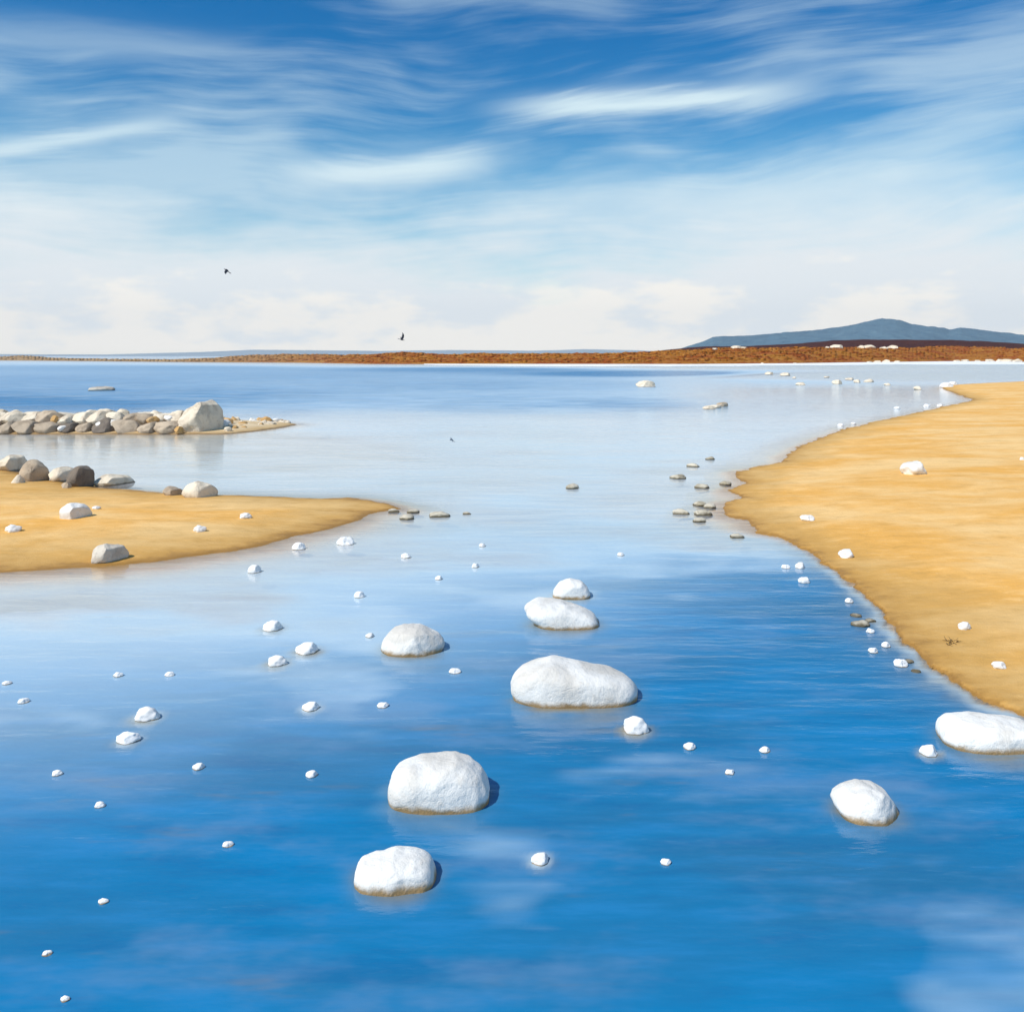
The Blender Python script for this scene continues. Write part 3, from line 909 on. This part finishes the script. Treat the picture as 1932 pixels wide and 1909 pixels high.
# wind ruffle: the open water beyond the jetty is rippled, the bay inshore lies calm
pxs = X / np.maximum(Y, 1)
far = sstep(Y, 38, 58) * (1 - sstep(pxs, 0.05, 0.30))
strip = sstep(Y, 190, 250) * sstep(pxs, -0.22, 0.0)
strip = np.maximum(strip, sstep(Y, 70, 120) * sstep(pxs, 0.15, 0.3))
ruf = far * (1 - strip) * 0.95 + strip * 0.9 + 0.30 * (1 - sstep(Y, 8, 14)) + 0.10
ruf = np.clip(ruf + 0.25 * fbm(X * 0.15, Y * 0.3, 51, 4) * np.exp(-Y / 200), 0, 1)
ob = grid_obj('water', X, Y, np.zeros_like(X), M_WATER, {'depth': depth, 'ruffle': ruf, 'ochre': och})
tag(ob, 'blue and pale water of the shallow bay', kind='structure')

xs = np.arange(-44, 2.5, 0.075)
ys = np.arange(8.6, 29, 0.075)
X, Y = np.meshgrid(xs, ys)
ob = grid_obj('sand_spit', X, Y, np.maximum(h_spit(X, Y), -0.9), M_SAND)
tag(ob, 'pointed golden sand spit', kind='structure')

xs = np.arange(-29, -8, 0.09)
ys = np.arange(31.5, 43.5, 0.09)
X, Y = np.meshgrid(xs, ys)
ob = grid_obj('shingle_bar', X, Y, np.maximum(h_bar(X, Y), -0.7), M_SHINGLE)
tag(ob, 'low tan shingle bar under the rubble jetty', kind='structure')

ub = np.linspace(0, 1, 420)
ub = 0.16 + 0.62 * ub + 1.7 * ub ** 4
X, Y = fan(3.2, 125, 460, ub)
ob = grid_obj('beach', X, Y, np.maximum(h_beach(X, Y), -0.9), M_SAND)
tag(ob, 'golden sand beach', kind='structure')


# ------------------------------------------------------------------ far shore, ridge, mountain
def land_strip(name, prof, base, deep_k, material, label, seed, back=1.5, na=500, nd=26, rough=0.1, lobes=None):
    """prof: crest line as (survey x, survey y); base(px): distance of its foot. A long hill with real depth."""
    px = np.linspace(prof[0][0], prof[-1][0], na)
    top = np.interp(px, [p[0] for p in prof], [p[1] for p in prof])
    foot = np.interp(px, [p[0] for p in base], [p[1] for p in base])
    tt = np.linspace(0, 1, nd)
    P = np.repeat(px[None, :], nd, 0)
    D = foot[None, :] * (1 + (deep_k - 1) * tt[:, None])
    X = (P - CX) / FPX * D
    crest_t = 0.55
    Dc = foot * (1 + (deep_k - 1) * crest_t)
    Hc = np.maximum(CAM_H - (top - HY) * Dc / FPX, 0.15)
    shape = np.where(tt < crest_t, sstep(tt, -0.12, crest_t * 1.08), 1 - 0.9 * sstep(tt, crest_t * 1.05, 1.05))
    shape[0] = -0.05
    Z = Hc[None, :] * shape[:, None]
    fr = 14.0 / foot.mean()
    Z = Z + Hc[None, :] * rough * 2 * fbm(X * fr, D * fr, seed, 5) * sstep(tt, 0, 0.35)[:, None]
    ob = grid_obj(name, X, D, Z, material)
    tag(ob, label, kind='structure')
    return X, D, Z


F1 = [(-700, 672), (-300, 672), (0, 674), (40, 671), (100, 676), (200, 678), (330, 679), (400, 676), (470, 671), (560, 668), (640, 671), (700, 670), (760, 665), (850, 668), (1000, 668), (1130, 667),
      (1200, 664), (1300, 660), (1400, 657), (1500, 656), (1600, 656), (1700, 656), (1800, 655), (1880, 657), (1960, 657), (2300, 655), (2800, 660)]
B1 = [(-700, 640), (0, 540), (300, 420), (420, 390), (560, 370), (700, 315), (1000, 303), (1300, 298), (1500, 330), (1700, 405), (1800, 450), (1880, 440), (1960, 380), (2800, 330)]
HX, HD, HZ = land_strip('far_shore', F1, B1, 1.35, M_HEATH, 'rust-brown heath shore across the bay', 61, rough=0.16)
F2 = [(1180, 672), (1250, 661), (1300, 655), (1330, 653), (1420, 652), (1500, 648), (1570, 642), (1640, 641), (1720, 642), (1800, 642), (1870, 645), (1930, 648), (2050, 652), (2400, 660), (2800, 668)]
land_strip('heather_ridge', F2, [(1180, 640), (2800, 640)], 1.5, M_RIDGE, 'dark heather ridge behind the far shore', 71, rough=0.10)
F3 = [(1240, 672), (1300, 654), (1320, 648), (1345, 637), (1400, 632), (1450, 630), (1500, 625), (1545, 620), (1580, 615), (1620, 609), (1645, 606), (1665, 605), (1690, 608), (1720, 615),
      (1760, 617), (1790, 623), (1812, 620), (1850, 625), (1932, 632), (2100, 645), (2400, 672)]
land_strip('mountain', F3, [(1240, 2600), (2400, 2600)], 1.6, M_MOUNT, 'haze-blue mountain on the horizon', 81, rough=0.20, nd=60, na=700)
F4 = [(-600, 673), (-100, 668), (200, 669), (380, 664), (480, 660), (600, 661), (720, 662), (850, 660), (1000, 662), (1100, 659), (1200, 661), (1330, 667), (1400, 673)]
land_strip('distant_hills', F4, [(-600, 3600), (1400, 3600)], 1.4, M_FARH, 'haze-grey hills beyond the far shore', 91, rough=0.06)

# thin white strip added for the bright water sheen along the far shore
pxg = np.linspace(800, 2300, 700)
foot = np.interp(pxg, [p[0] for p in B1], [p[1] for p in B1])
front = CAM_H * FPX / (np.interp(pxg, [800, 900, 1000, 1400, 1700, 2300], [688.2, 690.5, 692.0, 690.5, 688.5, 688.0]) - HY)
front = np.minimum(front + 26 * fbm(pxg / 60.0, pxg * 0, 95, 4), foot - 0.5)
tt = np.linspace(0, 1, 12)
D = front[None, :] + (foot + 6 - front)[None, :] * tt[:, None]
ob = grid_obj('white_sheen_strip', (pxg[None, :] - CX) / FPX * D, D, -0.02 + 0.16 * tt[:, None] + 0 * D, M_SHEEN)
tag(ob, 'thin white strip added as water sheen below the far shore', kind='structure')

# heath tussocks on the far shore
g2 = np.random.default_rng(5)
V, F = [], []
iv, if_ = ico(1)
for i in range(5200):
    a, b = int(g2.integers(2, HX.shape[0] * 0.62)), int(g2.integers(40, HX.shape[1] - 40))
    p = np.array([HX[a, b], HD[a, b], HZ[a, b]])
    r = g2.uniform(0.25, 0.75) * (1.0 if p[1] > 250 else 0.8)
    q = iv * np.array([r * 2.2, r * 1.4, r * 0.5]) * (1 + 0.25 * g2.normal(size=(len(iv), 1)))
    o0 = len(V)
    V.extend((q + p + np.array([0, 0, r * 0.12])).tolist())
    F.extend([[k + o0 for k in f] for f in if_])
ob = mesh_obj('heath_tussocks', V, F, M_HEATH, smooth=True)
tag(ob, 'rusty tussocks of bracken and heath covering the far shore', 'heath', kind='stuff')

# pale outcrops on the ridge and stones along the far waterline
for px, py, w in [(1347, 660, 16), (1389, 657, 22), (1402, 658, 16), (1560, 646, 12), (1579, 645, 26), (1625, 645, 18), (1640, 644, 26), (1668, 646, 18), (1684, 646, 24)]:
    j = int(np.argmin(np.abs(np.linspace(F1[0][0], F1[-1][0], 500) - px)))
    i = int(HX.shape[0] * 0.53)
    s = HD[i, j] / FPX
    o = stone('pale_outcrop', (px - CX) * s, HD[i, j], HZ[i, j] - 0.2, w * s, w * s * 0.26 + 0.2, M_CREAM, 'rubble', sink=0.3, yaw=random.uniform(-3, 3))
    tag(o, 'pale rock outcrop on the crest of the brown far shore', 'rock', 'pale outcrops on the far shore crest')
for px, w in [(1438, 10), (1500, 10), (1640, 12), (1655, 18), (1672, 20), (1692, 16), (1805, 14), (1822, 20), (1845, 16), (1868, 24), (1885, 20), (1902, 26), (1920, 24), (1940, 22)]:
    D = float(np.interp(px, [p[0] for p in B1], [p[1] for p in B1])) - 1.5
    s = D / FPX
    o = stone('shore_rock', (px - CX) * s, D, 0, w * s * 0.85, w * s * 0.26, M_CREAM, 'rubble', sink=0.35, yaw=random.uniform(-3, 3))
    tag(o, 'cream rock at the foot of the brown far shore', 'rock', 'cream rocks along the far waterline')


# ------------------------------------------------------------------ birds
def bird(px, py, dist, span, roll, yaw, fold, material, label):
    """one continuous body with two bent wings and a forked tail"""
    V, F = [], []
    L = span * 0.42
    prof = [(-0.5, 0.004, 0), (-0.36, 0.04, 0), (-0.1, 0.085, -0.01), (0.12, 0.095, -0.01), (0.30, 0.07, 0.01), (0.40, 0.055, 0.02), (0.47, 0.03, 0.015), (0.56, 0.003, 0.005)]
    n = 8
    for yy, r, zz in prof:
        for k in range(n):
            a = 2 * math.pi * k / n
            V.append((math.cos(a) * r * L * 1.15, yy * L, (math.sin(a) * r + zz) * L))
    for i in range(len(prof) - 1):
        for k in range(n):
            F.append((i * n + k, i * n + (k + 1) % n, (i + 1) * n + (k + 1) % n, (i + 1) * n + k))
    b = len(V)                                       # tail, forked, with thickness
    for zz in (0.006, -0.006):
        V += [(-0.05 * L, -0.3 * L, zz * L), (0.05 * L, -0.3 * L, zz * L), (0.15 * L, -0.78 * L, zz * L), (0.0, -0.58 * L, zz * L), (-0.15 * L, -0.78 * L, zz * L)]
    F += [(b, b + 1, b + 2, b + 3, b + 4), (b + 9, b + 8, b + 7, b + 6, b + 5)] + [(b + k, b + 5 + k, b + 5 + (k + 1) % 5, b + (k + 1) % 5) for k in range(5)]
    for sd2, up in ((1, fold[0]), (-1, fold[1])):
        st = [(0.05, 0.20, 0.10, -0.16), (0.20, 0.24, 0.0, -0.17), (0.32, 0.22, -0.0, -0.17), (0.44, 0.08, 0, -0.16), (0.52, -0.20, 0, -0.24)]
        rows = []
        for k, (xx, le, _, te) in enumerate(st):
            q = xx / 0.52
            x_ = sd2 * xx * span * math.cos(up * (0.4 + 0.6 * q))
            z_ = xx * span * math.sin(up * (0.4 + 0.6 * q)) + 0.03 * L
            ch0, ch1 = le * L, (te if k < 4 else le - 0.06) * L
            if k < 4:
                ch1 = te * L * (1.0 if k else 1.1)
            th = 0.016 * L * (1 - 0.75 * q)
            rr = len(V)
            V += [(x_, ch0, z_), (x_, (ch0 + ch1) / 2, z_ + th), (x_, ch1, z_), (x_, (ch0 + ch1) / 2, z_ - th)]
            rows.append(rr)
        for r0, r1 in zip(rows, rows[1:]):
            for k in range(4):
                F.append((r0 + k, r0 + (k + 1) % 4, r1 + (k + 1) % 4, r1 + k))
        F.append(tuple(rows[-1] + k for k in range(4)))
    ob = mesh_obj('bird', V, F, material)
    s = dist / FPX
    ob.location = ((px - CX) * s, dist, CAM_H - (py - HY) * s)
    ob.rotation_euler = (math.radians(roll[0]), math.radians(roll[1]), math.radians(yaw))
    tag(ob, label, 'bird', 'birds on the wing')
    return ob


bird(428, 511, 42, 0.72, (38, 25), 130, (0.15, -0.55), M_BIRD, 'dark bird gliding high in the white cloud with drooped wing')
bird(758, 641, 48, 0.72, (-15, -20), -70, (1.15, 0.75), M_BIRD, 'dark bird with raised wing low over the brown far shore')
bird(853, 829, 24, 0.34, (50, 15), 120, (0.1, -0.7), M_BIRDG, 'small grey bird skimming the pale water of the bay')


# ------------------------------------------------------------------ sea air
m = bpy.data.materials.new('sea_haze')
m.use_nodes = True
tr = m.node_tree
tr.nodes.clear()
pv = tr.nodes.new('ShaderNodeVolumePrincipled')
pv.inputs['Color'].default_value = (0.80, 0.90, 1.0, 1)
pv.inputs['Density'].default_value = 0.00005
pv.inputs['Anisotropy'].default_value = 0.0
om = tr.nodes.new('ShaderNodeOutputMaterial')
tr.links.new(pv.outputs[0], om.inputs['Volume'])
xa, xb, ya, yb, za, zb = -14500, 14500, -60, 6500, -8, 330
hv = [(x_, y_, z_) for x_ in (xa, xb) for y_ in (ya, yb) for z_ in (za, zb)]
hf = [(0, 1, 3, 2), (4, 6, 7, 5), (0, 4, 5, 1), (2, 3, 7, 6), (0, 2, 6, 4), (1, 5, 7, 3)]
ob = mesh_obj('haze', hv, hf, m, smooth=False)
tag(ob, 'pale blue sea haze over the bay', 'haze', kind='stuff')
